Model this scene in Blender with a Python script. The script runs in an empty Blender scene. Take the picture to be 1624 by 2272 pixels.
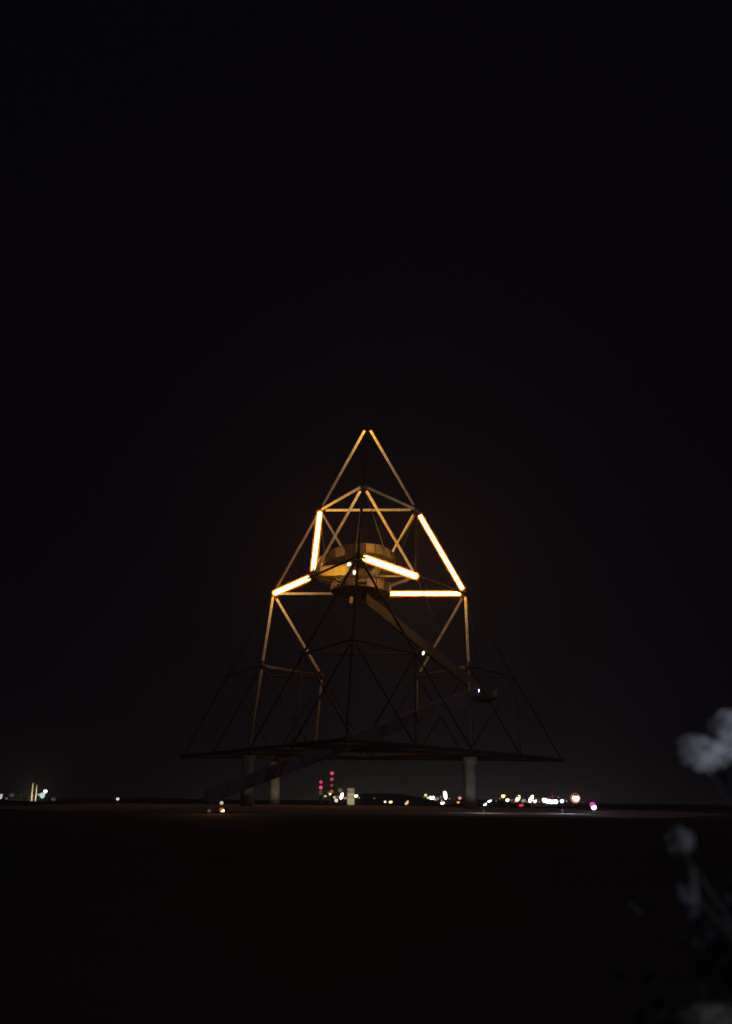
import bpy, math, random
from mathutils import Vector, Matrix, noise
random.seed(7)
sc = bpy.context.scene
COL = sc.collection
R_ = math.radians

# ------------------------------------------------------------------ camera
CAM_Y, CAM_Z = -150.945, -6.332          # z = 0 is the foot of the tetrahedron, on top of its pillars
PITCH, ROLL, FPX = 0.27068, 0.010876, 2300.0
cam = bpy.data.cameras.new('camera')
camo = bpy.data.objects.new('camera', cam); COL.objects.link(camo)
cam.sensor_fit = 'HORIZONTAL'; cam.sensor_width = 36.0; cam.lens = 36.0 * FPX / 1624.0
cam.clip_start = 0.05; cam.clip_end = 12000
camo.matrix_world = (Matrix.Translation((0, CAM_Y, CAM_Z)) @ Matrix.Rotation(0.00054, 4, 'Z')
                     @ Matrix.Rotation(math.pi / 2 + PITCH, 4, 'X') @ Matrix.Rotation(ROLL, 4, 'Z'))
cam.dof.use_dof = True; cam.dof.focus_distance = 150.0; cam.dof.aperture_fstop = 1.7
sc.camera = camo

# ------------------------------------------------------------------ night sky, with the town's glow low down
world = bpy.data.worlds.new('World'); sc.world = world; world.use_nodes = True
nt = world.node_tree; nt.nodes.clear()
def N(t, typ, **k):
    n = t.nodes.new(typ)
    for a, b in k.items(): setattr(n, a, b)
    return n
def math_(t, op, a, b=None, c=None):
    n = N(t, 'ShaderNodeMath', operation=op)
    for i, v in enumerate((a, b, c)):
        if v is None: continue
        if isinstance(v, (int, float)): n.inputs[i].default_value = v
        else: t.links.new(v, n.inputs[i])
    return n.outputs[0]
tc = N(nt, 'ShaderNodeTexCoord'); sp = N(nt, 'ShaderNodeSeparateXYZ'); nt.links.new(tc.outputs['Generated'], sp.inputs[0])
z = math_(nt, 'MAXIMUM', sp.outputs['Z'], 0.0)
low = math_(nt, 'EXPONENT', math_(nt, 'MULTIPLY', z, -30.0))
mid = math_(nt, 'EXPONENT', math_(nt, 'MULTIPLY', z, -5.0))
az = math_(nt, 'SUBTRACT', sp.outputs['X'], 0.065)
lobe = math_(nt, 'EXPONENT', math_(nt, 'MULTIPLY', math_(nt, 'MULTIPLY', az, az), -26.0))
front = math_(nt, 'MULTIPLY', lobe, math_(nt, 'GREATER_THAN', sp.outputs['Y'], 0.0))
nz = N(nt, 'ShaderNodeTexNoise'); nz.inputs['Scale'].default_value = 7.0; nz.inputs['Detail'].default_value = 6.0
nt.links.new(tc.outputs['Generated'], nz.inputs['Vector'])
cloud = math_(nt, 'MULTIPLY_ADD', nz.outputs['Fac'], 0.7, 0.65)
def glow(col, fac):
    v = N(nt, 'ShaderNodeVectorMath', operation='SCALE'); v.inputs[0].default_value = col
    nt.links.new(fac, v.inputs['Scale']); return v.outputs[0]
g1 = glow((0.0135, 0.0126, 0.0100), math_(nt, 'MULTIPLY', low, front))
g2 = glow((0.0050, 0.0036, 0.0034), math_(nt, 'MULTIPLY', math_(nt, 'MULTIPLY', mid, math_(nt, 'MULTIPLY_ADD', front, 0.75, 0.25)), cloud))
ad = N(nt, 'ShaderNodeVectorMath', operation='ADD'); nt.links.new(g1, ad.inputs[0]); nt.links.new(g2, ad.inputs[1])
ad2 = N(nt, 'ShaderNodeVectorMath', operation='ADD'); nt.links.new(ad.outputs[0], ad2.inputs[0]); ad2.inputs[1].default_value = (0.0013, 0.0009, 0.0023)
bg = N(nt, 'ShaderNodeBackground'); nt.links.new(ad2.outputs[0], bg.inputs['Color']); bg.inputs['Strength'].default_value = 1.0
wo = N(nt, 'ShaderNodeOutputWorld'); nt.links.new(bg.outputs[0], wo.inputs['Surface'])

moon = bpy.data.lights.new('moonlight', 'SUN'); moon.energy = 0.06; moon.angle = R_(0.5); moon.color = (0.70, 0.62, 1.0)
mo = bpy.data.objects.new('moonlight', moon); COL.objects.link(mo); mo.rotation_euler = (R_(50), 0, R_(35))

sc.view_settings.view_transform = 'Standard'; sc.view_settings.look = 'None'
sc.view_settings.exposure = 0.0; sc.view_settings.gamma = 1.0
sc.cycles.volume_bounces = 0

# ------------------------------------------------------------------ materials
def mat(name, base, rough=0.7, metal=0.0, var=0.25, scale=3.0, bump=0.0, tint=None):
    m = bpy.data.materials.new(name); m.use_nodes = True; t = m.node_tree
    b = t.nodes['Principled BSDF']; b.inputs['Roughness'].default_value = rough; b.inputs['Metallic'].default_value = metal
    tc = N(t, 'ShaderNodeTexCoord'); no = N(t, 'ShaderNodeTexNoise'); no.inputs['Scale'].default_value = scale
    no.inputs['Detail'].default_value = 8.0; t.links.new(tc.outputs['Object'], no.inputs['Vector'])
    mx = N(t, 'ShaderNodeMix', data_type='RGBA')
    mx.inputs[6].default_value = tuple(c * (1 - var) for c in base) + (1,)
    mx.inputs[7].default_value = tuple(min(1, c * (1 + var)) for c in (tint or base)) + (1,)
    t.links.new(no.outputs['Fac'], mx.inputs[0]); t.links.new(mx.outputs[2], b.inputs['Base Color'])
    if bump:
        bp = N(t, 'ShaderNodeBump'); bp.inputs['Strength'].default_value = bump
        t.links.new(no.outputs['Fac'], bp.inputs['Height']); t.links.new(bp.outputs[0], b.inputs['Normal'])
    return m
def emit(name, col, s, base=(0.06, 0.05, 0.045)):
    m = bpy.data.materials.new(name); m.use_nodes = True
    b = m.node_tree.nodes['Principled BSDF']; b.inputs['Base Color'].default_value = base + (1,)
    b.inputs['Emission Color'].default_value = tuple(col) + (1,); b.inputs['Emission Strength'].default_value = s
    m.cycles.emission_sampling = 'AUTO' if s > 3 else 'NONE'
    return m
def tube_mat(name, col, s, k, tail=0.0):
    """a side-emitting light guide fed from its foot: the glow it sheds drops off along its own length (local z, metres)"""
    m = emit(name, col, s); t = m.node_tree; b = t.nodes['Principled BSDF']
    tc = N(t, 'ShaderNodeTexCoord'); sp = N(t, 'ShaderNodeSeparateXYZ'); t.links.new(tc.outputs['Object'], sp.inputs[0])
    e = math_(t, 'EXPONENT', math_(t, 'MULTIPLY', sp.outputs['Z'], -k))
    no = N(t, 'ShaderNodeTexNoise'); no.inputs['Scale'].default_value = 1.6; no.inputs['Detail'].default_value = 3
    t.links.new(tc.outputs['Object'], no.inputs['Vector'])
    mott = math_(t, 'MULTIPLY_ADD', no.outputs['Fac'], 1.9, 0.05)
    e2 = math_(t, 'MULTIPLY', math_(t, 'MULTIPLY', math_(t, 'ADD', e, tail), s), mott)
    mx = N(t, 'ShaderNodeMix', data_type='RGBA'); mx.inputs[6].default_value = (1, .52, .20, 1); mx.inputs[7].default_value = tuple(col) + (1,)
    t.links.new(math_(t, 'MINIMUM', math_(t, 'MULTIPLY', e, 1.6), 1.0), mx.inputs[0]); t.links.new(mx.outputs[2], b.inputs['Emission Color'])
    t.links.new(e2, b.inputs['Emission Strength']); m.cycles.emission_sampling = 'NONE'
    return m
M = dict(
    steel=mat('galvanised_steel', (0.08, 0.072, 0.068), 0.7, 0.2, 0.3, 1.2, 0.1),
    joint=mat('cast_steel_joint', (0.09, 0.085, 0.08), 0.6, 0.2, 0.3, 2.0, 0.1),
    mesh=mat('perforated_sheet', (0.17, 0.145, 0.12), 0.6, 0.2, 0.75, 0.9, 0.3),
    panel_dark=mat('dark_sheet', (0.045, 0.03, 0.02), 0.7, 0.1, 0.8, 1.6, 0.3),  # darker variant among the alternating parapet sheets
    panel_pale=mat('pale_sheet', (0.30, 0.25, 0.18), 0.6, 0.1, 0.6, 1.3, 0.3),
    dimmesh=mat('dimmed_perforated_sheet', (0.075, 0.065, 0.06), 0.8, 0.0, 0.8, 0.7, 0.3),  # darker sheet copy; the upper stair's dim light is put into the colour
    darkmesh=mat('dark_perforated_sheet', (0.19, 0.17, 0.18), 0.8, 0.0, 0.7, 0.9, 0.3),
    grate=mat('floor_grating', (0.055, 0.05, 0.045), 0.7, 0.1, 0.4, 2.5, 0.3),
    concrete=mat('weathered_concrete', (0.30, 0.28, 0.25), 0.9, 0.0, 0.7, 0.8, 0.4),
    ground=mat('colliery_shale', (0.026, 0.024, 0.03), 0.95, 0, 0.6, 0.35, 0.6, (0.034, 0.03, 0.036)),
    lit_ground=mat('lit_shale', (0.24, 0.20, 0.175), 0.95, 0, 0.6, 0.5, 0.5),  # paler ground, with the pool of light below the tower in its colour
    path=mat('pale_gravel_path', (0.30, 0.29, 0.28), 0.95, 0, 0.4, 0.8, 0.5),
    hill=mat('wooded_slope', (0.03, 0.035, 0.025), 0.95, 0, 0.5, 0.05, 0.4),
    leaf=mat('dark_leaf', (0.012, 0.016, 0.030), 0.75, 0, 0.4, 9.0),
    patch_sheet=mat('painted_sheet', (0.50, 0.45, 0.35), 0.6, 0.0, 0.25, 1.5, 0.1),
    petal_dim_low=mat('dimmed_low_petal', (0.12, 0.105, 0.095), 0.9, 0, 0.4, 16.0),  # darker petal copy; weak light on the lowest heads is in the colour
    petal_dim=mat('dimmed_petal', (0.14, 0.14, 0.15), 0.9, 0, 0.4, 16.0),  # darker petal copy, painted for the less lit middle heads
    stem=mat('shrub_stem', (0.007, 0.006, 0.006), 0.9, 0, 0.3, 12.0, 0.3),
    petal=mat('greyish_white_petal', (0.55, 0.55, 0.60), 0.8, 0, 0.3, 14.0),
    mast=mat('mast_paint', (0.10, 0.10, 0.10), 0.6, 0.3, 0.2, 2.0),
    wall=mat('pale_plaster', (0.42, 0.39, 0.33), 0.9, 0, 0.3, 0.12, 0.1),
    roof=mat('roof_sheet', (0.08, 0.07, 0.07), 0.8, 0, 0.3, 0.4, 0.1),
    stack=mat('chimney_concrete', (0.25, 0.23, 0.21), 0.9, 0, 0.3, 0.1, 0.1),
    neon=emit('neon_white_yellow', (1.0, 0.43, 0.105), 11.5),
    neon_end=emit('neon_end_yellow', (1.0, 0.62, 0.06), 1.5),
    whitelamp=emit('white_lamp', (1.0, 0.84, 0.62), 1.6),
    bluelamp=emit('cold_lamp', (0.55, 0.62, 1.0), 3.0),
)
GOLD = (1.0, 0.48, 0.10)
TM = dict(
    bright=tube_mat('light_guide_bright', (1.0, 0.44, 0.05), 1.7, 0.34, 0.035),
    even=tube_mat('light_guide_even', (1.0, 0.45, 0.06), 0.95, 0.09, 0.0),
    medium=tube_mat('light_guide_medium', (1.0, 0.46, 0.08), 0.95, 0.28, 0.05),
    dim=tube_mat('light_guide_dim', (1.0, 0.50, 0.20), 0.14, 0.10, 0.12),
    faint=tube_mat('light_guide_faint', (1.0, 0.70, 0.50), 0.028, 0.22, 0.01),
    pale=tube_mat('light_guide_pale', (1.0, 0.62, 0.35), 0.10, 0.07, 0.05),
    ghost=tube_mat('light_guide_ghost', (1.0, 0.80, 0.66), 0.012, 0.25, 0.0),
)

# ------------------------------------------------------------------ mesh helpers
class MB:
    def __init__(s): s.v = []; s.f = []; s.sm = []
    def add(s, vs, fs, smooth=False):
        o = len(s.v); s.v += [tuple(v) for v in vs]
        s.f += [tuple(i + o for i in f) for f in fs]; s.sm += [smooth] * len(fs)
    def box(s, c, d, M=None):
        M = M or Matrix.Identity(4); vs = []
        for i in (-1, 1):
            for j in (-1, 1):
                for k in (-1, 1): vs.append(M @ Vector((c[0] + i * d[0] / 2, c[1] + j * d[1] / 2, c[2] + k * d[2] / 2)))
        s.add(vs, [(0, 1, 3, 2), (4, 6, 7, 5), (0, 4, 5, 1), (2, 3, 7, 6), (0, 2, 6, 4), (1, 5, 7, 3)])
    def rod(s, a, b, r, r2=None, n=10, caps=True):
        a = Vector(a); b = Vector(b); r2 = r if r2 is None else r2
        q = (b - a).to_track_quat('Z', 'Y'); vs = []
        for p, rr in ((a, r), (b, r2)):
            for i in range(n):
                t = 2 * math.pi * i / n; vs.append(p + q @ Vector((rr * math.cos(t), rr * math.sin(t), 0)))
        s.add(vs, [(i, (i + 1) % n, n + (i + 1) % n, n + i) for i in range(n)], True)
        if caps: s.add(vs, [tuple(range(n))[::-1], tuple(range(n, 2 * n))])
    def ball(s, c, r, nu=10, nv=7, M=None):
        M = M or Matrix.Identity(4); c = Vector(c); rx, ry, rz = (r, r, r) if isinstance(r, (int, float)) else r
        vs = [c + M @ Vector((0, 0, rz))]
        for j in range(1, nv):
            a = math.pi * j / nv
            for i in range(nu):
                b = 2 * math.pi * i / nu
                vs.append(c + M @ Vector((rx * math.sin(a) * math.cos(b), ry * math.sin(a) * math.sin(b), rz * math.cos(a))))
        vs.append(c + M @ Vector((0, 0, -rz))); fs = []
        for i in range(nu):
            fs.append((0, 1 + i, 1 + (i + 1) % nu))
            for j in range(nv - 2):
                o = 1 + j * nu; fs.append((o + i, o + nu + i, o + nu + (i + 1) % nu, o + (i + 1) % nu))
            o = 1 + (nv - 2) * nu; fs.append((o + i, len(vs) - 1, o + (i + 1) % nu))
        s.add(vs, fs, True)
    def ring(s, r0, r1, z0, z1, a0=0.0, a1=2 * math.pi, n=48, M=None):
        """a walled ring segment: inner radius r0, outer r1, between heights z0 and z1"""
        M = M or Matrix.Identity(4); full = abs(a1 - a0 - 2 * math.pi) < 1e-6; k = n if full else n + 1; vs = []
        for i in range(k):
            t = a0 + (a1 - a0) * i / n
            for r, zz in ((r0, z0), (r1, z0), (r1, z1), (r0, z1)): vs.append(M @ Vector((r * math.cos(t), r * math.sin(t), zz)))
        fs = []
        for i in range(n):
            o = 4 * i; p = 4 * ((i + 1) % k)
            for j in range(4): fs.append((o + j, p + j, p + (j + 1) % 4, o + (j + 1) % 4))
        if not full: fs += [(0, 1, 2, 3), tuple(4 * (k - 1) + q for q in (3, 2, 1, 0))]
        s.add(vs, fs)
    def build(s, name, m, parent=None, loc=None, rot=None, **props):
        me = bpy.data.meshes.new(name); me.from_pydata(s.v, [], s.f); me.materials.append(m)
        me.polygons.foreach_set('use_smooth', s.sm); me.update()
        return link(name, me, parent, loc, rot, **props)
def link(name, me, parent=None, loc=None, rot=None, **props):
    o = bpy.data.objects.new(name, me); COL.objects.link(o); o.parent = parent
    if loc is not None: o.location = loc
    if rot is not None: o.rotation_mode = 'QUATERNION'; o.rotation_quaternion = rot
    for k, v in props.items(): o[k] = v
    return o
def thing(name, label, cat, loc=(0, 0, 0), group=None):
    o = link(name, None, None, loc, label=label, category=cat)
    if group: o['group'] = group
    return o

# a direction through the camera, to work out where a thing seen in the photograph stands at a chosen distance
def at(px, py, Y):
    x = (px - 812) / FPX; u = -(py - 1136) / FPX
    c, s = math.cos(ROLL), math.sin(ROLL); x, u = c * x - s * u, s * x + c * u
    c, s = math.cos(PITCH), math.sin(PITCH); fy, fz = c - s * u, s + c * u
    k = (Y - CAM_Y) / fy
    return Vector((x * k, Y, CAM_Z + fz * k))

# ------------------------------------------------------------------ terrain
GZ = -7.35
def sstep(a, b, t):
    t = max(0.0, min(1.0, (t - a) / (b - a))); return t * t * (3 - 2 * t)
def terrain(x, y):
    zz = GZ
    if y < -86:                                     # rim of the plateau, a dip, then the slope the photographer stands on
        zz = GZ + 0.17 * math.exp(-((y + 95) / 7) ** 2)
        zz -= 1.9 * sstep(-97, -120, y) * (1 - sstep(-128, -150, y))
        zz -= 0.62 * sstep(-128, -150, y)
    if y > 55: zz -= 9.5 * sstep(55, 330, y)
    if abs(x) > 90: zz -= 5 * sstep(90, 260, abs(x)) * (1 - sstep(200, 500, y))
    zz += 0.16 * noise.noise((x * 0.05, y * 0.05, 0.3)) * (1 if y < 60 else 3)
    return zz
xs = sorted(set([-6000, -3500, -2000, -1200, -800, 800, 1200, 2000, 3500, 6000] + list(range(-600, 601, 60)) + [i * 5 for i in range(-36, 37)]))
ys = sorted(set([-2500, -1200, -600, -350, 900, 1400, 2200, 3500, 6000, 9500] + list(range(-260, -150, 10)) + [i * 3 for i in range(-52, 30)] + list(range(95, 700, 30))))
g = MB(); g.add([(x, y, terrain(x, y)) for y in ys for x in xs],
                [(j * len(xs) + i, j * len(xs) + i + 1, (j + 1) * len(xs) + i + 1, (j + 1) * len(xs) + i) for j in range(len(ys) - 1) for i in range(len(xs) - 1)], True)
g.build('ground', M['ground'], kind='structure')

# pale gravel path that crosses the plateau near its rim (only its right stretch catches the lamp there)
pp = MB(); vs = []
pts = [(-70 + 3 * i, -66 + 5 * math.sin(i * 0.16) + 0.04 * i) for i in range(30)]
for i, (x, y) in enumerate(pts):
    w = 1.7 + 0.35 * noise.noise((x * 0.2, 3.1, 0))
    for sgn in (-1, 1): vs.append((x, y + sgn * w, terrain(x, y + sgn * w) + 0.07))
pp.add(vs, [(2 * i, 2 * i + 1, 2 * i + 3, 2 * i + 2) for i in range(len(pts) - 1)], True)
pp.build('path', M['path'], kind='structure')

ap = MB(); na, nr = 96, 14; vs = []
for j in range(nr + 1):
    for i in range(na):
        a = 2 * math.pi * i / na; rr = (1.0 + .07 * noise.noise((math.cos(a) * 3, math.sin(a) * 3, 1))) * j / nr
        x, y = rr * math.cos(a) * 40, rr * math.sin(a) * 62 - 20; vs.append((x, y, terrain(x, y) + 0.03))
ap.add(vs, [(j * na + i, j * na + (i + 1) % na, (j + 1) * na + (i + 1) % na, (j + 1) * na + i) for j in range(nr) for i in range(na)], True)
ap.build('lit_ground_patch', M['lit_ground'], kind='structure')  # patch shaped to the lit strip of ground

# far hills
def hill(px, Y, half, top, depth):
    c = at(px, top, Y); h = c.z + 20; b = MB(); n = 28; vs = []
    for j in range(n + 1):
        for i in range(n + 1):
            u = i / n * 2 - 1; w = j / n * 2 - 1
            q = max(0, 1 - u * u) * max(0, 1 - w * w)
            vs.append((c.x + u * half, Y + w * depth, -20 + h * min(1, q ** 0.8) + (2.5 * noise.noise((u * 5, w * 5, px)) if q > .02 else 0)))
    b.add(vs, [(j * (n + 1) + i, j * (n + 1) + i + 1, (j + 1) * (n + 1) + i + 1, (j + 1) * (n + 1) + i) for j in range(n) for i in range(n)], True)
    b.build('hill', M['hill'], kind='structure')
hill(850, 1000, 85, 1761, 120)
hill(1010, 1600, 260, 1774, 200)
hill(300, 1500, 420, 1771, 200)

# far woods: a mass of small leaf clumps with a ragged top
w = MB(); rnd = random.Random(3)
for i in range(2600):
    x = rnd.uniform(-330, 330); y = 620 + rnd.uniform(-25, 25)
    top = 4.5 + 4.5 * noise.noise((x * 0.03, 0, 7)) + 2.2 * noise.noise((x * 0.16, 2, 7))
    zz = -17.0 + rnd.random() ** 0.7 * (top + 2.5)
    r = rnd.uniform(0.7, 1.9)
    a = Vector((rnd.gauss(0, 1), rnd.gauss(0, 1), rnd.gauss(0, 1))).normalized()
    q = a.to_track_quat('Z', 'Y'); vs = [Vector((x, y, zz)) + q @ Vector((r * math.cos(t + rnd.random() * .5), r * math.sin(t), 0.3 * rnd.random())) for t in (0, 1.2, 2.5, 3.7, 5)]
    w.add(vs, [(0, 1, 2, 3, 4)])
w.build('distant_woods', M['hill'], kind='stuff', label='dark belt of trees along the horizon behind the town lights', category='woods')

# ------------------------------------------------------------------ the tetrahedral tower
S = 60.0; RR = S / math.sqrt(3); HH = S * math.sqrt(2 / 3); PHI = -0.0575506
cc = lambda a: Vector((RR * math.sin(a), -RR * math.cos(a), 0.0))
CF, CR, CL, CA = cc(PHI), cc(PHI + 2 * math.pi / 3), cc(PHI - 2 * math.pi / 3), Vector((0, 0, HH + .45))
def node(a, f, l, r): return (a * CA + f * CF + l * CL + r * CR) / 4
tower = thing('tetrahedral_tower', 'huge open steel tetrahedron with glowing yellow tubes in its upper half, standing on concrete pillars', 'tower')
beams = set()
E4 = ((1, 0, 0, 0), (0, 1, 0, 0), (0, 0, 1, 0), (0, 0, 0, 1))
add4 = lambda p, q: tuple(a + b for a, b in zip(p, q))
cells = []
for b1 in E4:
    for b2 in E4:
        cells.append(tuple(2 * p + q for p, q in zip(b1, b2)))
nodes = set()
for c in cells:
    cs = [add4(c, e) for e in E4]; nodes.update(cs)
    for i in range(4):
        for j in range(i + 1, 4): beams.add(tuple(sorted((cs[i], cs[j]))))
def rodmesh(name, length, r, m, n=12):
    b = MB(); b.rod((0, 0, 0), (0, 0, length), r, n=n); me = bpy.data.meshes.new(name)
    me.from_pydata(b.v, [], b.f); me.polygons.foreach_set('use_smooth', b.sm); me.materials.append(m); me.update(); return me
L1 = 15.0
beam_me = rodmesh('beam', L1 - 1.0, 0.16, M['steel'])
thin_me = rodmesh('beam', L1 - 1.0, 0.12, M['steel'])
base_me = rodmesh('beam', L1 - 1.0, 0.27, M['steel'])
for p, q in sorted(beams):
    a, b = node(*p), node(*q); d = (b - a).normalized()
    link('beam', base_me if p[0] + q[0] == 0 else thin_me if p[0] + q[0] <= 2 and p[0] < 2 and q[0] < 2 else beam_me, tower, a + d * 0.5, d.to_track_quat('Z', 'Y'))
jb = MB(); jb.ball((0, 0, 0), 0.42, 14, 10)
joint_me = jb.build('joint', M['joint']); jm = joint_me.data; bpy.data.objects.remove(joint_me)
for p in sorted(nodes):
    link('joint', jm, tower, node(*p))

# light tubes.  neon = thick tubes in full light; the rest are thin light guides, brightest at the end named first
P = dict(A=(4,0,0,0), L1=(3,0,1,0), R1=(3,0,0,1), F1=(3,1,0,0), L2=(2,0,2,0), R2=(2,0,0,2), F2=(2,2,0,0), FL=(2,1,1,0), FR=(2,1,0,1), LR=(2,0,1,1),
         LA=(1,1,2,0), LB=(1,0,2,1), RA=(1,1,0,2), RB=(1,0,1,2), F3=(1,3,0,0), FA=(1,2,1,0), FB=(1,2,0,1),
         LA2=(0,2,2,0), LB2=(0,1,2,1), RB2=(0,1,1,2), RA2=(0,2,0,2))
HALO = bpy.data.materials.new('amber_halo_sleeve'); HALO.use_nodes = True; t = HALO.node_tree; t.nodes.remove(t.nodes['Principled BSDF'])  # added sleeve around each neon tube, imitates its orange glow
mx = N(t, 'ShaderNodeMixShader'); tr = N(t, 'ShaderNodeBsdfTransparent'); tl = N(t, 'ShaderNodeBsdfTranslucent'); tl.inputs['Color'].default_value = (.95, .36, .05, 1)
dn = N(t, 'ShaderNodeTexNoise'); dn.inputs['Scale'].default_value = 1.5; dtc = N(t, 'ShaderNodeTexCoord'); t.links.new(dtc.outputs['Object'], dn.inputs['Vector'])
t.links.new(math_(t, 'MULTIPLY_ADD', dn.outputs['Fac'], .22, .02), mx.inputs[0]); t.links.new(tr.outputs[0], mx.inputs[1]); t.links.new(tl.outputs[0], mx.inputs[2])
t.links.new(mx.outputs[0], t.nodes['Material Output'].inputs['Surface'])
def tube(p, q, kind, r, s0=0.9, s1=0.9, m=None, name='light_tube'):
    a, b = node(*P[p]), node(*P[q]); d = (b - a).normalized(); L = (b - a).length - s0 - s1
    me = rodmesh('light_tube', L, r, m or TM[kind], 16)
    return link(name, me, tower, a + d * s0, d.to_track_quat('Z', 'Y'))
for p, q, s0, s1, r in (('L1', 'FL', .7, 1.5, .33), ('R1', 'R2', 1.0, .8, .31), ('L2', 'FL', .6, 1.6, .36), ('F2', 'FR', 1.6, .1, .40), ('LR', 'R2', 3.1, .7, .31)):
    o = tube(p, q, 'neon', r, s0, s1, M['neon'])
    o['label'] = 'thick light tube glowing white hot'
    tube(p, q, 'neon', r + .24, s0 - .22, s1 - .22, HALO, 'halo_sleeve')
tube('LR', 'R2', 'neon', .32, 2.3, 11.8, M['neon_end'])
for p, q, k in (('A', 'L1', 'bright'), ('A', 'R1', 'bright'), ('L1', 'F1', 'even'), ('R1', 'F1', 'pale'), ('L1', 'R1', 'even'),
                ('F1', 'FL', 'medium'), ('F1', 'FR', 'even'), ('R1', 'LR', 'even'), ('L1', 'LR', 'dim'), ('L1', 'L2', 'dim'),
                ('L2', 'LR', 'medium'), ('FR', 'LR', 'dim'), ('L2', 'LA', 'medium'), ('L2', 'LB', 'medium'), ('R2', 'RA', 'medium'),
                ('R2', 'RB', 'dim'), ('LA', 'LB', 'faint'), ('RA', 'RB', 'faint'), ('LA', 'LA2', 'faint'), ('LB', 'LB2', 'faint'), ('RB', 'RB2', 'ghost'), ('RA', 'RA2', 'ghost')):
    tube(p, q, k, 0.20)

def point(c, energy, col, parent, rad=0.2, name='lamp_or_fill_light'):
    l = bpy.data.lights.new(name, 'POINT'); l.energy = energy; l.color = col; l.shadow_soft_size = rad
    o = bpy.data.objects.new(name, l); COL.objects.link(o); o.parent = parent; o.location = c; return o

# ---- hanging ring platform, tilted, near edge high
RC = at(790, 1266, 0.0)
RM = Matrix.Translation(RC) @ Matrix.Rotation(R_(-7), 4, 'Y') @ Matrix.Rotation(R_(-15), 4, 'X')
RO, RI = 5.9, 3.5
fl = MB(); fl.ring(RI, RO, -0.14, 0.0, n=72, M=RM)
for i in range(24):
    t = 2 * math.pi * i / 24
    fl.rod(RM @ Vector((RI * math.cos(t), RI * math.sin(t), -0.28)), RM @ Vector((RO * math.cos(t), RO * math.sin(t), -0.28)), 0.09, n=6)
ring_o = fl.build('viewing_platform', M['grate'], tower, label='tilted ring shaped walkway hung between the glowing tubes')
for i in range(24):                                          # parapet sheets with small gaps between them
    t0 = 2 * math.pi * i / 24 + 0.012; pa = MB()
    pa.ring(RO, RO + 0.05, -0.2, 1.25 + 0.05 * (i % 3), t0, t0 + 2 * math.pi / 24 - 0.024, 4, RM)
    pa.build('parapet_panel', M[('mesh', 'panel_dark', 'mesh', 'panel_pale', 'panel_dark')[i * 3 % 5]], ring_o)
ra = MB()
for h in (0.35, 0.65, 0.95, 1.2):
    n = 48
    for i in range(n):
        t, u = 2 * math.pi * i / n, 2 * math.pi * (i + 1) / n
        ra.rod(RM @ Vector((RI * math.cos(t), RI * math.sin(t), h)), RM @ Vector((RI * math.cos(u), RI * math.sin(u), h)), 0.04, n=5, caps=False)
for i in range(24):
    t = 2 * math.pi * i / 24; ra.rod(RM @ Vector((RI * math.cos(t), RI * math.sin(t), 0)), RM @ Vector((RI * math.cos(t), RI * math.sin(t), 1.25)), 0.05, n=5)
ra.build('railing', M['steel'], ring_o)
hr = MB()
for i in range(48):
    t, u = 2 * math.pi * i / 48, 2 * math.pi * (i + 1) / 48
    hr.rod(RM @ Vector((RO * math.cos(t), RO * math.sin(t), 1.38)), RM @ Vector((RO * math.cos(u), RO * math.sin(u), 1.38)), 0.05, n=5, caps=False)
hr.build('handrail', M['steel'], ring_o)
for deg, nm in ((200, (3, 0, 1, 0)), (140, (3, 0, 1, 0)), (20, (3, 0, 0, 1)), (60, (3, 0, 0, 1)), (270, (3, 1, 0, 0)), (320, (3, 1, 0, 0))):
    t = R_(deg); c = MB(); c.rod(RM @ Vector((RO * math.cos(t), RO * math.sin(t), 0)), node(*nm), 0.06, n=6)
    c.build('suspension_cable', M['steel'], tower)

# ---- middle platform and the spiral stair that rises from it to the ring
MPz = 23.35; MC = Vector((-0.75, 0.5, MPz)); MM = Matrix.Translation(MC) @ Matrix.Rotation(R_(3), 4, 'Y') @ Matrix.Rotation(R_(-4), 4, 'X')
mp = MB(); mp.ring(0.3, 4.4, -0.25, 0.0, n=48, M=MM)
for i in range(12):
    t = 2 * math.pi * i / 12
    mp.rod(MM @ Vector((4.2 * math.cos(t), 4.2 * math.sin(t), -0.3)), MM @ Vector((0.4 * math.cos(t), 0.4 * math.sin(t), -1.7)), 0.10, n=6)
mp.rod(MM @ Vector((0, 0, 0)), MM @ Vector((0, 0, -1.9)), 0.35, n=12)
mpo = mp.build('middle_platform', M['grate'], tower)
for i in range(18):
    t0 = 2 * math.pi * i / 18 + 0.02; hgt = (1.25, 1.5, 1.1, 1.4)[i * 7 % 4]
    if i in (11, 13): continue
    pa = MB(); pa.ring(4.4, 4.45, -0.15, hgt, t0, t0 + 2 * math.pi / 18 - 0.04, 3, MM)
    pa.build('parapet_panel', M[('mesh', 'panel_pale', 'panel_dark', 'mesh', 'panel_pale')[i * 2 % 5]], mpo)
hb = MB(); q = at(778, 1332, -3.5); hb.box((0, 0, 0), (0.45, 0.4, 0.95), Matrix.Translation(q) @ Matrix.Rotation(.12, 4, 'Y')); hb.rod(q, q + Vector((0, 3, 1.2)), .05, n=6)
hb.build('switch_box', M['patch_sheet'], mpo)
point(MM @ Vector((4.2, -6.6, 0.9)), 300, (1.0, .52, .12), mpo)  # added unseen light, brightens the right panels of the middle platform
SC = Vector((-1.7, 0.2, 0)); z0, z1 = MPz, RC.z + 0.6
sp_ = MB(); sp_.rod((SC.x, SC.y, MPz - 0.3), (SC.x, SC.y, z1 + 1.6), 0.16, n=10)
n = 30
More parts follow.
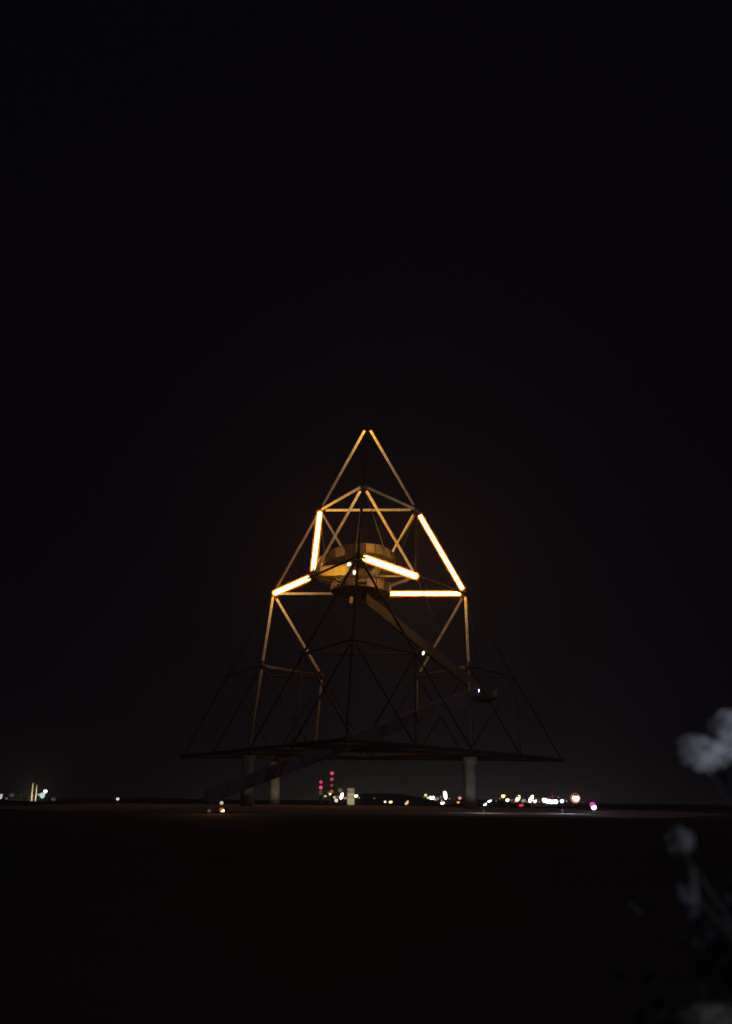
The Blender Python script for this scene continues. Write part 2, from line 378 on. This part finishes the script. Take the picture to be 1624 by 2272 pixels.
for i in range(n):
    t = R_(110 + 400 * i / n); zz = z0 + (z1 - z0) * i / n
    sp_.box((1.0, 0, 0), (1.9, 0.42, 0.06), Matrix.Translation((SC.x, SC.y, zz)) @ Matrix.Rotation(t, 4, 'Z'))
spo = sp_.build('spiral_stair', M['grate'], tower)
sh = MB()
for i in range(n):
    t, u = R_(110 + 400 * i / n), R_(110 + 400 * (i + 1) / n); za, zb = z0 + (z1 - z0) * i / n, z0 + (z1 - z0) * (i + 1) / n
    a = Vector((SC.x + 2 * math.cos(t), SC.y + 2 * math.sin(t), za)); b = Vector((SC.x + 2 * math.cos(u), SC.y + 2 * math.sin(u), zb)); up = Vector((0, 0, 1.05))
    sh.add([a, b, b + up, a + up], [(0, 1, 2, 3)]); sh.rod(a + up, b + up, 0.045, n=5)
sh.build('stair_guard', M['mesh'], spo)
for i, (x, y) in enumerate(((-3.5, -1.5), (1.4, -1.2), (-1, 3.2))):
    c = MB(); c.rod((x, y, MPz), node(*((2, 1, 1, 0), (2, 1, 0, 1), (2, 0, 1, 1))[i]), 0.05, n=6); c.build('suspension_cable', M['steel'], tower)

# ---- lamps on the platforms, and unseen fill lights before them
def fitting(px, py, Y, size, m, energy, col, parent, tilt=0.0):
    c = at(px, py, Y); b = MB(); b.ball((0, 0, 0), size, 12, 8); 
    o = b.build('platform_lamp', m, parent, c, Matrix.Rotation(tilt, 3, 'Y').to_quaternion())
    br = MB(); br.rod((0, 0, 0), (0, 0.5, -0.5), 0.05, n=6); br.build('bracket', M['steel'], o)
    return o
fitting(773, 1252, -8.1, (0.34, 0.2, 0.28), M['whitelamp'], 0, 0, ring_o, -0.6)
fitting(785, 1270, -8.1, (0.22, 0.2, 0.36), M['whitelamp'], 0, 0, spo, 0.1)
YEL = (1.0, 0.62, 0.13)
point(RM @ Vector((-2.0, 2.2, 1.0)), 420, YEL, ring_o)
point(RM @ Vector((1.8, 1.6, 0.4)), 300, YEL, ring_o)
point(MC + Vector((2.2, 0.8, 1.6)), 90, YEL, mpo)
point(RM @ Vector((-3.0, -9.5, 0.9)), 45, (1.0, 0.66, 0.45), ring_o)  # added unseen light out in front, lifts the left parapet
point(RM @ Vector((3.2, -7.9, 1.0)), 330, (1.0, 0.50, 0.05), ring_o)  # added unseen light out in front, gilds the right parapet
# made-up sheet shaped as the yellow-lit patch, hung in front of the ring
rp = MB(); out = [(702,1273),(707,1259),(729,1257),(754,1256),(779,1250),(776,1263),(765,1274),(746,1277),(714,1277)]
dep = [-5.6, -6.0, -6.4, -6.8, -7.4, -6.9, -6.2, -5.9, -5.6]
lo_ = [at(x, y, d) for (x, y), d in zip(out, dep)]; k = len(lo_); hi_ = [p + Vector((0, 0.1, 0.22)) for p in lo_]
cl, ch = sum(lo_, Vector()) / k, sum(hi_, Vector()) / k
rp.add(lo_ + hi_ + [cl, ch], [(i, (i + 1) % k, 2 * k) for i in range(k)] + [(k + (i + 1) % k, k + i, 2 * k + 1) for i in range(k)] + [(i, k + i, k + (i + 1) % k, (i + 1) % k) for i in range(k)])
rp.build('lit_patch_sheet', M['patch_sheet'], ring_o)
ls = point(at(748, 1300, -10.5), 1, (1.0, .44, .02), ring_o, .2)  # added unseen spot that makes the sheet yellow
ls.data.type = 'SPOT'; ls.data.spot_size = R_(50); ls.data.spot_blend = .6; ls.data.energy = 1500
ls.rotation_mode = 'QUATERNION'; ls.rotation_quaternion = (at(742, 1266, -6.2) - ls.location).to_track_quat('-Z', 'Y')

# ---- stairways
def flight(a, b, width, name, steps, side_h=1.25, gm='mesh'):
    a, b = Vector(a), Vector(b); d = b - a; hd = Vector((d.x, d.y, 0)).normalized(); sd = Vector((-hd.y, hd.x, 0))
    o = MB()
    ang = math.atan2(hd.y, hd.x); L = Vector((d.x, d.y, 0)).length
    for i in range(steps):
        p = a + d * (i / steps); o.box((L / steps * 0.5, 0, 0), (L / steps * 1.05, width, 0.06), Matrix.Translation(p) @ Matrix.Rotation(ang, 4, 'Z'))
    so = o.build(name, M['grate'], tower)
    for s in (-1, 1):
        q = MB(); off = sd * (s * width / 2); t = sd * (0.06 * s)
        lo, hi = Vector((0, 0, -0.35)), Vector((0, 0, side_h)); k = max(4, int(d.length / 2.4))
        for j in range(k):
            p0 = a + d * ((j + .02) / k) + off; p1 = a + d * ((j + .98) / k) + off
            q.add([p0 + lo, p1 + lo, p1 + hi, p0 + hi, p0 + lo + t, p1 + lo + t, p1 + hi + t, p0 + hi + t],
                  [(0, 1, 2, 3), (7, 6, 5, 4), (0, 4, 5, 1), (3, 2, 6, 7), (0, 3, 7, 4), (1, 5, 6, 2)])
            q.rod(p0 + lo, p0 + hi * 1.1, 0.06, n=5)
        q.rod(a + off + hi * 1.12, b + off + hi * 1.12, 0.06, n=6)
        q.build('stair_guard', M[gm], so)
    return so
A1 = at(455, 1779, -17.0); B1 = at(1052, 1549, -4.0)
low_st = flight(A1, B1, 2.4, 'lower_stairway', 90, 1.25, 'darkmesh')
B2 = at(1066, 1542, -1.5); C2 = at(812, 1338, -1.0)
up_st = flight(B2, C2, 2.4, 'upper_stairway', 76, 1.1, 'dimmesh')
lp = MB(); lp.box((B1.x + 0.8, -2.9, B1.z - 0.08), (4.2, 5.4, 0.25)); lpo = lp.build('lower_platform', M['grate'], tower)
for sx in (-1, 1):
    lg = MB(); lg.box((B1.x + 0.8 + sx * 2.1, -2.9, B1.z + 0.6), (0.06, 5.3, 1.15)); lg.build('parapet_panel', M['mesh'], lpo)
for nm, x, y in (((2, 0, 0, 2), B1.x + 2.6, -0.8), ((2, 1, 0, 1), B1.x - 1.0, -4.6)):
    c = MB(); c.rod((x, y, B1.z), node(*nm), 0.06, n=6); c.build('suspension_cable', M['steel'], tower)
fitting(938, 1449, -2.7, (0.19, 0.16, 0.32), M['whitelamp'], 0, 0, up_st, 0.3)
fitting(1055, 1543, -5.0, (0.18, 0.16, 0.28), emit('violet_lamp', (0.85, 0.6, 1.0), 4.0), 0, 0, lpo, 0.4)
fitting(1060, 1533, -5.0, (0.16, 0.15, 0.28), M['bluelamp'], 0, 0, lpo, 0.4)
lm = at(965, 1430, -8); point(lm, 12, (1.0, 0.8, 0.7), up_st)
point(at(905, 1400, -6), 5, (1.0, 0.85, 0.75), up_st)
point(at(1010, 1495, -7), 14, (1.0, 0.75, 0.7), up_st)

# ------------------------------------------------------------------ concrete pillars under the base joints
def pillar(n4, label, dx=0):
    p = node(*n4) + Vector((dx, 0, 0)); g0 = terrain(p.x, p.y) - 0.3; t = thing('concrete_pillar', label, 'pillar', (p.x, p.y, g0), 'concrete pillars under the steel tetrahedron')
    h = -0.75 - g0; b = MB(); prof = [(0, .95), (0.5, .92), (h * .5, 0.80), (h - 0.9, 0.80), (h - 0.4, .95), (h, 1.0)]
    for (z0, r0), (z1, r1) in zip(prof, prof[1:]): b.rod((0, 0, z0), (0, 0, z1), r0, r1, 28, z1 == h)
    b.build('shaft', M['concrete'], t)
    c = MB(); c.rod((0, 0, h), (0, 0, h + 0.35), 0.75, n=20); c.build('bearing', M['joint'], t)
pillar((0, 2, 2, 0), 'greyish concrete pillar, leftmost under the steel tetrahedron')
pillar((0, 0, 3, 1), 'brown lit concrete pillar just right of the leftmost one, under the steel tetrahedron')
pillar((0, 2, 0, 2), 'tall grey concrete pillar under the right side of the steel tetrahedron, among the town lights', -0.35)
pillar((0, 0, 1, 3), 'concrete pillar almost hidden behind the right hand pillar', 0.45)
# unseen flood lamps added at the foot of the pillars to brighten them
def added_flood(x, y, energy, col, label, aim=None):
    g0 = terrain(x, y); t = thing('added_floodlight', label, 'floodlight', (x, y, g0), 'added floodlights at the pillars')
    b = MB(); b.box((0, 0, 0.18), (0.34, 0.22, 0.22)); b.box((0, 0, 0.04), (0.2, 0.2, 0.06)); b.build('added_flood_housing', M['mast'], t)
    l = bpy.data.lights.new('lamp_or_fill_light', 'SPOT'); l.energy = energy; l.color = col; l.spot_size = R_(75); l.spot_blend = .8; l.shadow_soft_size = .1
    o = bpy.data.objects.new('lamp_or_fill_light', l); COL.objects.link(o); o.parent = t; o.location = (0, 0, 0.32)
    o.rotation_mode = 'QUATERNION'; o.rotation_quaternion = (Vector(aim) - Vector((x, y, g0 + .32))).to_track_quat('-Z', 'Y')
pA, pB, pC = node(0, 2, 2, 0), node(0, 0, 3, 1), node(0, 2, 0, 2)
added_flood(pA.x + .8, pA.y - 3.6, 40, (0.9, 0.92, 1.0), 'added floodlight in front of the leftmost pillar', (pA.x, pA.y, -2.0))
added_flood(pB.x + 1, pB.y - 5, 260, (1.0, 0.80, 0.6), 'added floodlight in front of the brown lit pillar', (pB.x, pB.y, -3))
added_flood(pC.x - 1, pC.y - 5, 190, (1.0, 0.95, 0.88), 'added floodlight in front of the right hand pillar', (pC.x, pC.y, -2.5))

# ------------------------------------------------------------------ lights of the town and of the plateau
EM = {}
def em(col, s):
    k = (tuple(col), s)
    if k not in EM: EM[k] = emit('lamp_glow', col, s); EM[k].cycles.emission_sampling = 'NONE'
    return EM[k]
WHITE, WARM, YELL, ORA, RED, PNK, BLU, GRN = (1, .93, .85), (1, .80, .50), (1, .72, .22), (1, .42, .10), (1, .03, .06), (1, .45, .35), (.75, .85, 1), (.55, .65, .25)
def mast_lamp(px, py, w, h, ang, col, s, label, Y=450, group='lamps of the far town'):
    """a mast with a lamp head of w x h (seen in photo units) leaning by ang degrees"""
    c = at(px, py, Y); u = (Y - CAM_Y) / FPX; W, H = w * u / 2, h * u / 2
    gz = terrain(c.x, Y); gz = min(gz, c.z - H - 1.0)
    t = thing('mast_lamp', label, 'lamp', (c.x, Y, gz), group)
    m = MB(); k = max(0.06, 0.12 * u * 2); m.rod((0, 0, 0), (0, 0, c.z - gz - H * .5), k * 1.3, k * .7, n=8); m.build('mast', M['mast'], t)
    hd = MB(); rd = random.Random(int(px * 7)); hd.ball((0, 0, 0), (W, min(W, H) * .8, H), 7, 4, Matrix.Rotation(rd.uniform(-.25, .25), 3, 'Y'))
    ho = hd.build('lamp_head', em(col, s), t, (0, 0, c.z - gz), Matrix.Rotation(R_(-ang), 3, 'Y').to_quaternion())
    cp = MB(); cp.ball((0, 0, 0), (W * .8, min(W, H) * .7, min(W, H) * .35), 10, 6); cp.build('hood', M['mast'], t, (0, 0, c.z - gz + H * .78 + .1))
    return t
def c6(x, y): return ((1040 + x * .3202) / 1.1379, (1900 + y * .3202) / 1.1379)
def c5(x, y): return ((600 + x * .28325) / 1.1379, (1900 + y * .28325) / 1.1379)
def c4(x, y): return ((x * .36946) / 1.1379, (1940 + y * .36946) / 1.1379)
K6, K5, K4 = .3202 / 1.1379, .28325 / 1.1379, .36946 / 1.1379
T6 = [  # crop x, y, w, h, lean, colour, strength, label
 (103,335,24,26,0,GRN,1.6,'small greenish lamp, leftmost in the lamp row left of the right hand pillar'),
 (120,356,16,18,0,YELL,1.5,'tiny yellow lamp between the greenish lamp and the wide white one'),
 (151,355,46,30,5,WHITE,5,'wide white lamp third from the left in the row left of the right hand pillar'),
 (195,362,32,24,0,(1,.9,.7),.22,'dull grey lamp next to the wide white lamp left of the right hand pillar'),
 (257,335,30,72,12,WHITE,6,'tall upright white lamp left of the right hand pillar'),
 (236,398,34,24,20,WARM,4,'lowest warm white lamp directly under the tall upright white lamp'),
 (372,358,28,26,0,PNK,.9,'pink lamp just left of the right hand pillar, upper of two'),
 (360,392,28,20,15,ORA,1,'orange lamp just left of the right hand pillar, lower of two'),
 (572,410,36,17,32,BLU,5,'slanting bluish white lamp right of the pillar, lower of a pair'),
 (607,382,36,17,32,BLU,5,'slanting bluish white lamp right of the pillar, upper of a pair'),
 (715,342,36,30,35,YELL,2.2,'yellow lamp, highest in the right part of the light row'),
 (748,374,32,26,35,WHITE,4,'white lamp just below and right of the highest yellow lamp'),
 (778,374,34,24,20,PNK,.18,'dull reddish lamp between a white and a cream lamp in the right row'),
 (830,363,62,34,45,WARM,2.0,'big slanting cream lamp in the right part of the light row'),
 (875,378,38,28,35,(.8,1,.9),.35,'dull grey green lamp right of the big cream lamp'),
 (856,415,36,30,0,RED,1.0,'red lamp hanging lowest under the right light row'),
 (934,366,68,30,60,WHITE,5,'steep slanting white lamp in the right light row'),
 (966,382,34,24,30,WARM,4,'small warm white lamp at the foot of the steep slanting white lamp'),
 (1100,340,18,44,5,RED,.16,'dim reddish lamp above the broad white cluster at the right'),
 (1178,382,34,28,45,BLU,5,'small bluish white lamp at the right end of the broad white cluster'),
 (1288,360,50,48,0,WHITE,8,'large round warm white lamp near the right end of the light row'),
]
for i, (x, y, w_, h_, an, c, s, lb) in enumerate(T6):
    px, py = c6(x, y); mast_lamp(px, py, w_ * K6, h_ * K6, an, c, s, lb, 440 + (i * 37) % 60)
for i, (x, y, w_, h_, lb) in enumerate(((1042,374,42,38,'left'), (1068,382,44,38,'second from left'), (1096,386,44,34,'third from left'), (1126,386,42,36,'right'))):
    px, py = c6(x, y); mast_lamp(px, py, w_ * K6, h_ * K6, 0, WHITE, 7, 'white lamp, %s in the broad white cluster of four' % lb, 450, 'broad white lamp cluster')
extra = [(88,352,12,10,ORA,.5,'tiny orange light left of the greenish lamp in the middle lamp row'), (178,372,14,10,WHITE,1.2,'tiny white light under the dull grey lamp'),
 (222,352,12,14,PNK,.4,'tiny pink light left of the tall upright white lamp'), (290,362,16,12,YELL,.35,'small dull yellow light right of the tall upright white lamp'),
 (330,376,10,10,ORA,.25,'faint orange light left of the pink and orange pair'), (660,384,12,9,BLU,.3,'faint bluish light between the slanting pair and the yellow lamp'),
 (690,362,12,10,ORA,.5,'tiny orange light left of the highest yellow lamp'), (802,390,14,10,ORA,.6,'tiny orange light under the big cream lamp'),
 (900,392,16,10,PNK,.5,'tiny pink light left of the steep slanting white lamp'), (1000,386,14,10,ORA,.5,'tiny orange light left of the broad white cluster'),
 (1012,362,12,12,RED,.3,'tiny red light above the left end of the broad white cluster'), (1150,352,14,14,PNK,.3,'tiny pink light above the right end of the broad white cluster'),
 (1215,382,14,10,WARM,.5,'tiny warm light between the bluish lamp and the large round lamp'), (1340,388,10,8,ORA,.2,'faint orange light between the large round lamp and the magenta one'),
 (620,404,14,8,(.3,.4,.7),.15,'faint blue light under the slanting bluish pair')]
for i, (x, y, w_, h_, c, s, lb) in enumerate(extra):
    px, py = c6(x, y); mast_lamp(px, py, w_ * K6, h_ * K6, 30, c, s, lb, 470 + (i * 31) % 60)
T5 = [
 (890,392,20,12,0,(1,.35,.3),.5,'small red low light left of the tall white lamp near the chimneys'),
 (972,402,18,14,0,(1,.3,.2),.4,'small red low light touching the left side of the lit pale building'),
 (1075,402,20,12,0,(1,.85,.5),.4,'small cream light right of the lit pale building'),
 (800,350,26,26,0,ORA,.06,'very dim brown light between the two red lit chimneys'),
 (755,408,16,10,0,(.5,.6,.6),.12,'faint grey light under the left red lit chimney'),
 (775,388,26,20,10,(.8,.8,.3),.9,'pale yellow lamp at the foot of the left red lit chimney'),
 (818,368,26,24,20,(.95,.9,.3),1.3,'greenish yellow lamp at the foot of the right red lit chimney'),
 (858,398,30,24,0,(.7,.75,.3),.8,'dull yellow green lamp right of the chimneys'),
 (873,425,34,38,0,(1,.72,.55),1.1,'round peach lamp, lowest in the group right of the chimneys'),
 (921,386,30,64,-5,WHITE,5,'tall white lamp between the chimneys and the lit pale building'),
 (908,335,44,44,0,GRN,.16,'dim greenish lamp above the tall white lamp near the chimneys'),
 (1050,386,38,28,25,(1,.95,.5),3,'yellow white lamp right of the lit pale building'),
 (950,405,40,22,0,PNK,.5,'pinkish low lamp left of the lit pale building'),
 (1213,406,34,14,0,(.8,.8,.6),.08,'very dim long lamp alone right of the lit building'),
 (1308,438,22,20,15,(1,.8,.6),2,'tiny peach white lamp, left of three orange lamps near the dark hill'),
 (1358,440,36,24,10,YELL,2.4,'yellow lamp, middle of three orange lamps near the dark hill'),
 (1502,448,50,22,38,(1,.6,.25),1.3,'slanting orange lamp, right of three near the dark hill'),
]
for i, (x, y, w_, h_, an, c, s, lb) in enumerate(T5):
    px, py = c5(x, y); mast_lamp(px, py, w_ * K5, h_ * K5, an, c, s, lb, 440 + (i * 29) % 50)
T4 = [
 (3,190,20,40,0,(1,.75,.7),.7,'dull pinkish lamp at the left edge of the picture'),
 (40,205,18,18,0,BLU,.12,'very dim small lamp right of the one at the left edge'),
 (75,182,30,24,0,BLU,.07,'faint grey lamp left of the two slim lit towers'),
 (186,236,16,28,0,(1,.8,.7),.3,'small dull lamp low beside the two slim lit towers'),
 (306,156,26,26,0,(1,.9,.88),4,'bright pinkish white lamp top right of the slim lit towers'),
 (286,182,34,46,-8,(.55,.9,.8),1.0,'pale cyan upright lamp right of the slim lit towers'),
 (262,178,28,16,-20,(.6,.9,.8),.6,'small cyan lamp touching the right slim tower'),
 (360,210,26,24,0,BLU,.07,'faint grey lamp far right of the slim lit towers'),
 (800,208,22,22,0,(1,.80,.65),1.1,'single peach lamp alone on the left skyline'),
]
for i, (x, y, w_, h_, an, c, s, lb) in enumerate(T4):
    px, py = c4(x, y); mast_lamp(px, py, w_ * K4, h_ * K4, an, c, s, lb, 450)
def near_lamp(px, py, w, h, Y, parts, label, light=None):
    c = at(px, py, Y); u = (Y - CAM_Y) / FPX; gz = terrain(c.x, Y)
    t = thing('path_or_added_lamp', label, 'lamp', (c.x, Y, gz), 'path lamps on the plateau')
    m = MB(); m.rod((0, 0, 0), (0, 0, max(.3, c.z - gz)), 0.06, n=8); m.rod((0, 0, 0), (0, 0, 0.12), 0.16, n=10); m.build('post', M['mast'], t)
    for (dx, dz, ww, hh, col, s) in parts:
        b = MB(); b.ball((0, 0, 0), (ww * u / 2, min(ww, hh) * u / 2 * .8, hh * u / 2), 12, 8)
        b.build('lamp_head', em(col, s), t, (dx * u, 0, c.z - gz + dz * u))
    if light: point((0, -2.2, c.z - gz + .9), light[0], light[1], t, .15)
px, py = c4(1510, 236); near_lamp(px, py, 8, 8, -25, [(0, 0, 8, 8, (1, .85, .5), .55)], 'pale yellow lamp above the orange one on the dark plateau')
px, py = c4(1516, 291); near_lamp(px, py, 12, 14, -89, [(0, 0, 8, 10, (1, .62, .22), 5), (-2.5, 2.5, 9, 9, (1, .25, .03), .35), (1, -6, 8, 7, (1, .6, .1), .5)], 'bright orange lamp low on the dark plateau at the left', (40, (1, .5, .15)))
px, py = c4(1425, 289); near_lamp(px, py, 6, 6, -89, [(0, 0, 7, 6, (1, .8, .8), .1)], 'faint grey lamp just left of the bright orange lamp')
px, py = c6(1425, 424); near_lamp(px, py, 12, 14, -40, [(1, -2, 12, 11, (.80, .75, 1), 3), (-1.5, 4, 12, 10, (.9, .05, .6), .9)], 'magenta and white lamp on the plateau, rightmost of all lights', (30, (.8, .75, 1)))
px, py = c6(1180, 455); near_lamp(px, py, 4, 4, -60, [(0, 0, 5, 4, (.6, .65, 1), .12)], 'dim bluish path lamp over the lit gravel at the right', (120, (.75, .8, 1)))

px, py = c6(560, 456); near_lamp(px, py, 4, 4, -62, [(0, 0, 4, 4, (1, .9, .8), .04)], 'faint path lamp over the dimly lit gravel at the foot of the right hand pillar', (60, (1, .92, .85)))

px, py = c6(1290, 360); c = at(px, py, 452)  # added glowing disc behind the big lamp, stands in for its red halo
b = MB(); b.rod((0, 0, 0), (0, 1.2, 0), 78 * K6 * (452 - CAM_Y) / FPX / 2, n=20); col = b.build('halo_disc', em((1, .16, .04), .45), None)
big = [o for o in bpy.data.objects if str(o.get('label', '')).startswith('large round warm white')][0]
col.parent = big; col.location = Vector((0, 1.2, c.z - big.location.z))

# two slim floodlit towers at the far left
for x, y0, y1, w_, lb in ((222, 103, 226, 13, 'slim pale lit tower at the far left, taller left one of two'), (248, 118, 224, 11, 'slim pale lit tower at the far left, shorter right one of two')):
    a = at(*c4(x, y0), 470); b_ = at(*c4(x, y1), 470); u = (470 - CAM_Y) / FPX; ww = w_ * K4 * u
    t = thing('slim_tower', lb, 'tower', (a.x, 470, b_.z), 'slim lit towers at the far left')
    m = MB(); m.rod((0, 0, 0), (0, 0, a.z - b_.z), ww / 2, ww / 2 * .8, n=16); m.build('shaft', M['wall'], t)
    c = MB(); c.rod((0, 0, a.z - b_.z), (0, 0, a.z - b_.z + .7), ww * .6, n=16); c.build('cap', M['roof'], t)
    point((ww * 1.2, -7, 3), 2400, (1, .8, .45), t, .5)
# chimneys with red obstruction lights
def chimney(x, ytop, reds, greens, lb):
    Y = 520; u = (Y - CAM_Y) / FPX; px, py = c5(x, ytop - 22); top = at(px, py, Y); gz = -17.0
    t = thing('factory_chimney', lb, 'chimney', (top.x, Y, gz), 'chimneys with red warning lights')
    H = top.z - gz; m = MB(); m.rod((0, 0, 0), (0, 0, H), 1.5, 0.8, n=20); m.build('shaft', M['stack'], t)
    for y, s, c, w_ in reds + greens:
        p = at(px, c5(x, y)[1], Y); zz = p.z - gz; rr = 1.5 - .7 * zz / H
        b = MB(); b.ball((0, 0, 0), (w_ * K5 * u / 2, 0.9, w_ * K5 * u / 2 * .9), 12, 8)
        b.build('warning_light', em(c, s), t, (0, -rr - .3, zz))
chimney(738, 263, [(263, 1.0, (1, .06, .14), 30), (311, 1.3, (1, .05, .24), 32)], [(345, .13, (.3, .7, .2), 28), (366, .11, (1, .6, .3), 30)], 'shorter left chimney carrying two bright pink red lights')
chimney(836, 185, [(185, 1.0, (1, .07, .14), 34), (238, .6, (1, .12, .16), 32), (293, .28, (1, .2, .16), 28), (347, .35, (1, .38, .16), 32)], [], 'taller right chimney with a column of red lights')
# floodlit pale building and others on the town's edge
def building(px, pyt, pyb, wpx, Y, lb, cols, rows, light=None, lit=0.5, storeycol=(1, .8, .5)):
    a = at(px, pyt, Y); b_ = at(px, pyb, Y); u = (Y - CAM_Y) / FPX; W = wpx * u; D = W * .7; H = a.z - b_.z + 4
    t = thing('town_building', lb, 'building', (a.x, Y, a.z - H), 'buildings of the far town')
    m = MB(); m.box((0, 0, H / 2), (W, D, H)); m.build('wall', M['wall'], t)
    r = MB(); r.box((0, 0, H + .15), (W + .5, D + .5, .3)); r.box((W * .2, 0, H + .7), (W * .2, D * .3, .9)); r.build('roof', M['roof'], t)
    rd = random.Random(int(px))
    for i in range(cols):
        for j in range(rows):
            x = (i + .5) / cols * W - W / 2; zz = H - (j + .7) * 2.9
            if zz < 1: continue
            b = MB(); b.box((x, -D / 2 - .04, zz), (W / cols * .5, .12, 1.3))
            b.build('window', em(storeycol, .45) if rd.random() < lit else M['roof'], t)
    if light: point((0, -D / 2 - 6, H * .45), light[0], light[1], t, .6)
px, py = c5(1005, 318); building(px, py, c5(0, 410)[1], 60 * K5, 470, 'floodlit pale block beside the tall white lamp right of the chimneys', 3, 2, (1600, (1, .86, .55)), .2)
building(1195, 1768, 1786, 40, 520, 'low dark building behind the big cream lamp at the right', 6, 2, None, .12)
building(985, 1769, 1786, 34, 520, 'low dark building behind the tall upright white lamp', 5, 2, None, .15)
building(35, 1762, 1786, 26, 530, 'dark block left of the slim lit towers', 4, 2, None, .1)

# ------------------------------------------------------------------ flowering shrub at the right, close to the camera
BX, BY = 1.62, CAM_Y + 3.0; bz = terrain(BX, BY)
shrub = thing('flowering_shrub', 'out of focus dark shrub with greyish white flower heads at the right edge, close by', 'shrub', (BX, BY, bz))
rnd = random.Random(11); heads = [(1553,1672,56,33,3.0), (1620,1630,46,50,3.05), (1594,1668,30,26,3.1), (1508,1868,25,25,2.9), (1538,1974,5,44,2.9), (1568,2262,62,24,2.7), (1650,2262,52,26,2.75)]
st = MB(); base = Vector((0, 0, 0)); hp = []
for px, py, rx, ry, d in heads:
    p = at(px, py, CAM_Y + d) - Vector((BX, BY, bz)); hp.append((p, rx / FPX * d, ry / FPX * d))
def limb(a, b, r0, r1, bend):
    last = a; k = 7
    for i in range(1, k + 1):
        t = i / k; q = a.lerp(b, t) + bend * math.sin(math.pi * t); st.rod(last, q, r0 + (r1 - r0) * (i - 1) / k, r0 + (r1 - r0) * t, n=7); last = q
for p, rx, ry in hp:
    limb(Vector((rnd.uniform(-.08, .08), rnd.uniform(-.08, .08), 0)), p + Vector((0, .05, 0)), .014, .005, Vector((rnd.uniform(-.05, .2), .1, rnd.uniform(0, .1))))
tips = []
for i in range(75):
    a = rnd.uniform(0, 6.28); rr = rnd.uniform(.15, .95); h = (1.62 - .75 * rr * rr) * rnd.uniform(.6, 1)
    tp = Vector((rr * math.cos(a) * .85, rr * math.sin(a) * .6 + .35, h)); tips.append(tp)
    limb(Vector((rnd.uniform(-.1, .1), rnd.uniform(-.1, .2), 0)), tp, .012, .003, Vector((0, 0, .12)))
st.build('stem', M['stem'], shrub)
lf = MB()
def leaf(b, p, q, l, w):
    pts = [(0, 0, 0), (.3, .5, .03), (.65, .4, .02), (1, 0, -.08), (.65, -.4, .02), (.3, -.5, .03)]
    b.add([p + q @ Vector((x * l, y * w, zz * l)) for x, y, zz in pts], [(0, 1, 2, 3), (0, 3, 4, 5)])
def rq(): return Vector((rnd.gauss(0, 1), rnd.gauss(0, 1), rnd.gauss(0, .7))).to_track_quat('X', 'Z')
for tp in tips:
    for i in range(85):
        t = rnd.uniform(.35, 1.03); p = tp * t + Vector((rnd.gauss(0, .10), rnd.gauss(0, .10), rnd.gauss(0, .09)))
        leaf(lf, p, rq(), rnd.uniform(.05, .10), rnd.uniform(.025, .045))
lf.build('foliage', M['leaf'], shrub)
for (p, rx, ry) in hp:
    f = MB(); nfl = int(80 + 160000 * rx * ry)
    for i in range(min(nfl, 700)):
        d = Vector((rnd.gauss(0, 1), rnd.gauss(0, 1), rnd.gauss(0, 1))).normalized() * rnd.uniform(.55, 1) ** .5
        c = p + Vector((d.x * rx, d.y * min(rx, ry) * .9, d.z * ry)); s = rnd.uniform(.005, .010) * (.6 if min(rx, ry) < .02 else 1)
        q = (d + Vector((rnd.gauss(0, .35), rnd.gauss(0, .35), rnd.gauss(0, .35)))).to_track_quat('Z', 'Y')
        for k in range(4):
            a = k * math.pi / 2
            f.add([c + q @ Vector((x * math.cos(a) - y * math.sin(a), x * math.sin(a) + y * math.cos(a), zz)) for x, y, zz in
                   ((0, 0, 0), (s, s * .55, s * .25), (s * 1.5, 0, s * .1), (s, -s * .55, s * .25))], [(0, 1, 2, 3)])
    f.build('flower_head', M[('petal', 'petal', 'petal', 'petal_dim', 'petal_dim', 'petal_dim_low', 'petal_dim_low')[hp.index((p, rx, ry))]], shrub)
# lamp added outside the frame to light the flowers
bo = thing('path_or_added_lamp', 'added lamp outside the frame, lighting the shrub', 'lamp', (3.6, CAM_Y + 0.3, terrain(3.6, CAM_Y + .3)))
b = MB(); b.rod((0, 0, 0), (0, 0, 1.7), .07, n=16); b.rod((0, 0, 1.92), (0, 0, 1.98), .10, n=16); b.build('post', M['mast'], bo)
b = MB(); b.rod((0, 0, 1.7), (0, 0, 1.92), .055, n=16); b.build('added_lamp_glass', em((.8, .86, 1), .6), bo)
point((-.16, .12, 2.0), 250, (.82, .88, 1.0), bo, .05)

# ------------------------------------------------------------------ night haze
hz = MB(); hz.box((0, 350, 30), (1500, 1300, 120))
hm = bpy.data.materials.new('night_air'); hm.use_nodes = True; t = hm.node_tree
t.nodes.remove(t.nodes['Principled BSDF']); pv = N(t, 'ShaderNodeVolumePrincipled')
pv.inputs['Color'].default_value = (.82, .85, .98, 1); pv.inputs['Density'].default_value = 0.00045; pv.inputs['Anisotropy'].default_value = 0.6
t.links.new(pv.outputs[0], t.nodes['Material Output'].inputs['Volume'])
hz.build('haze', hm, kind='stuff', label='thin night air around the tower', category='haze')
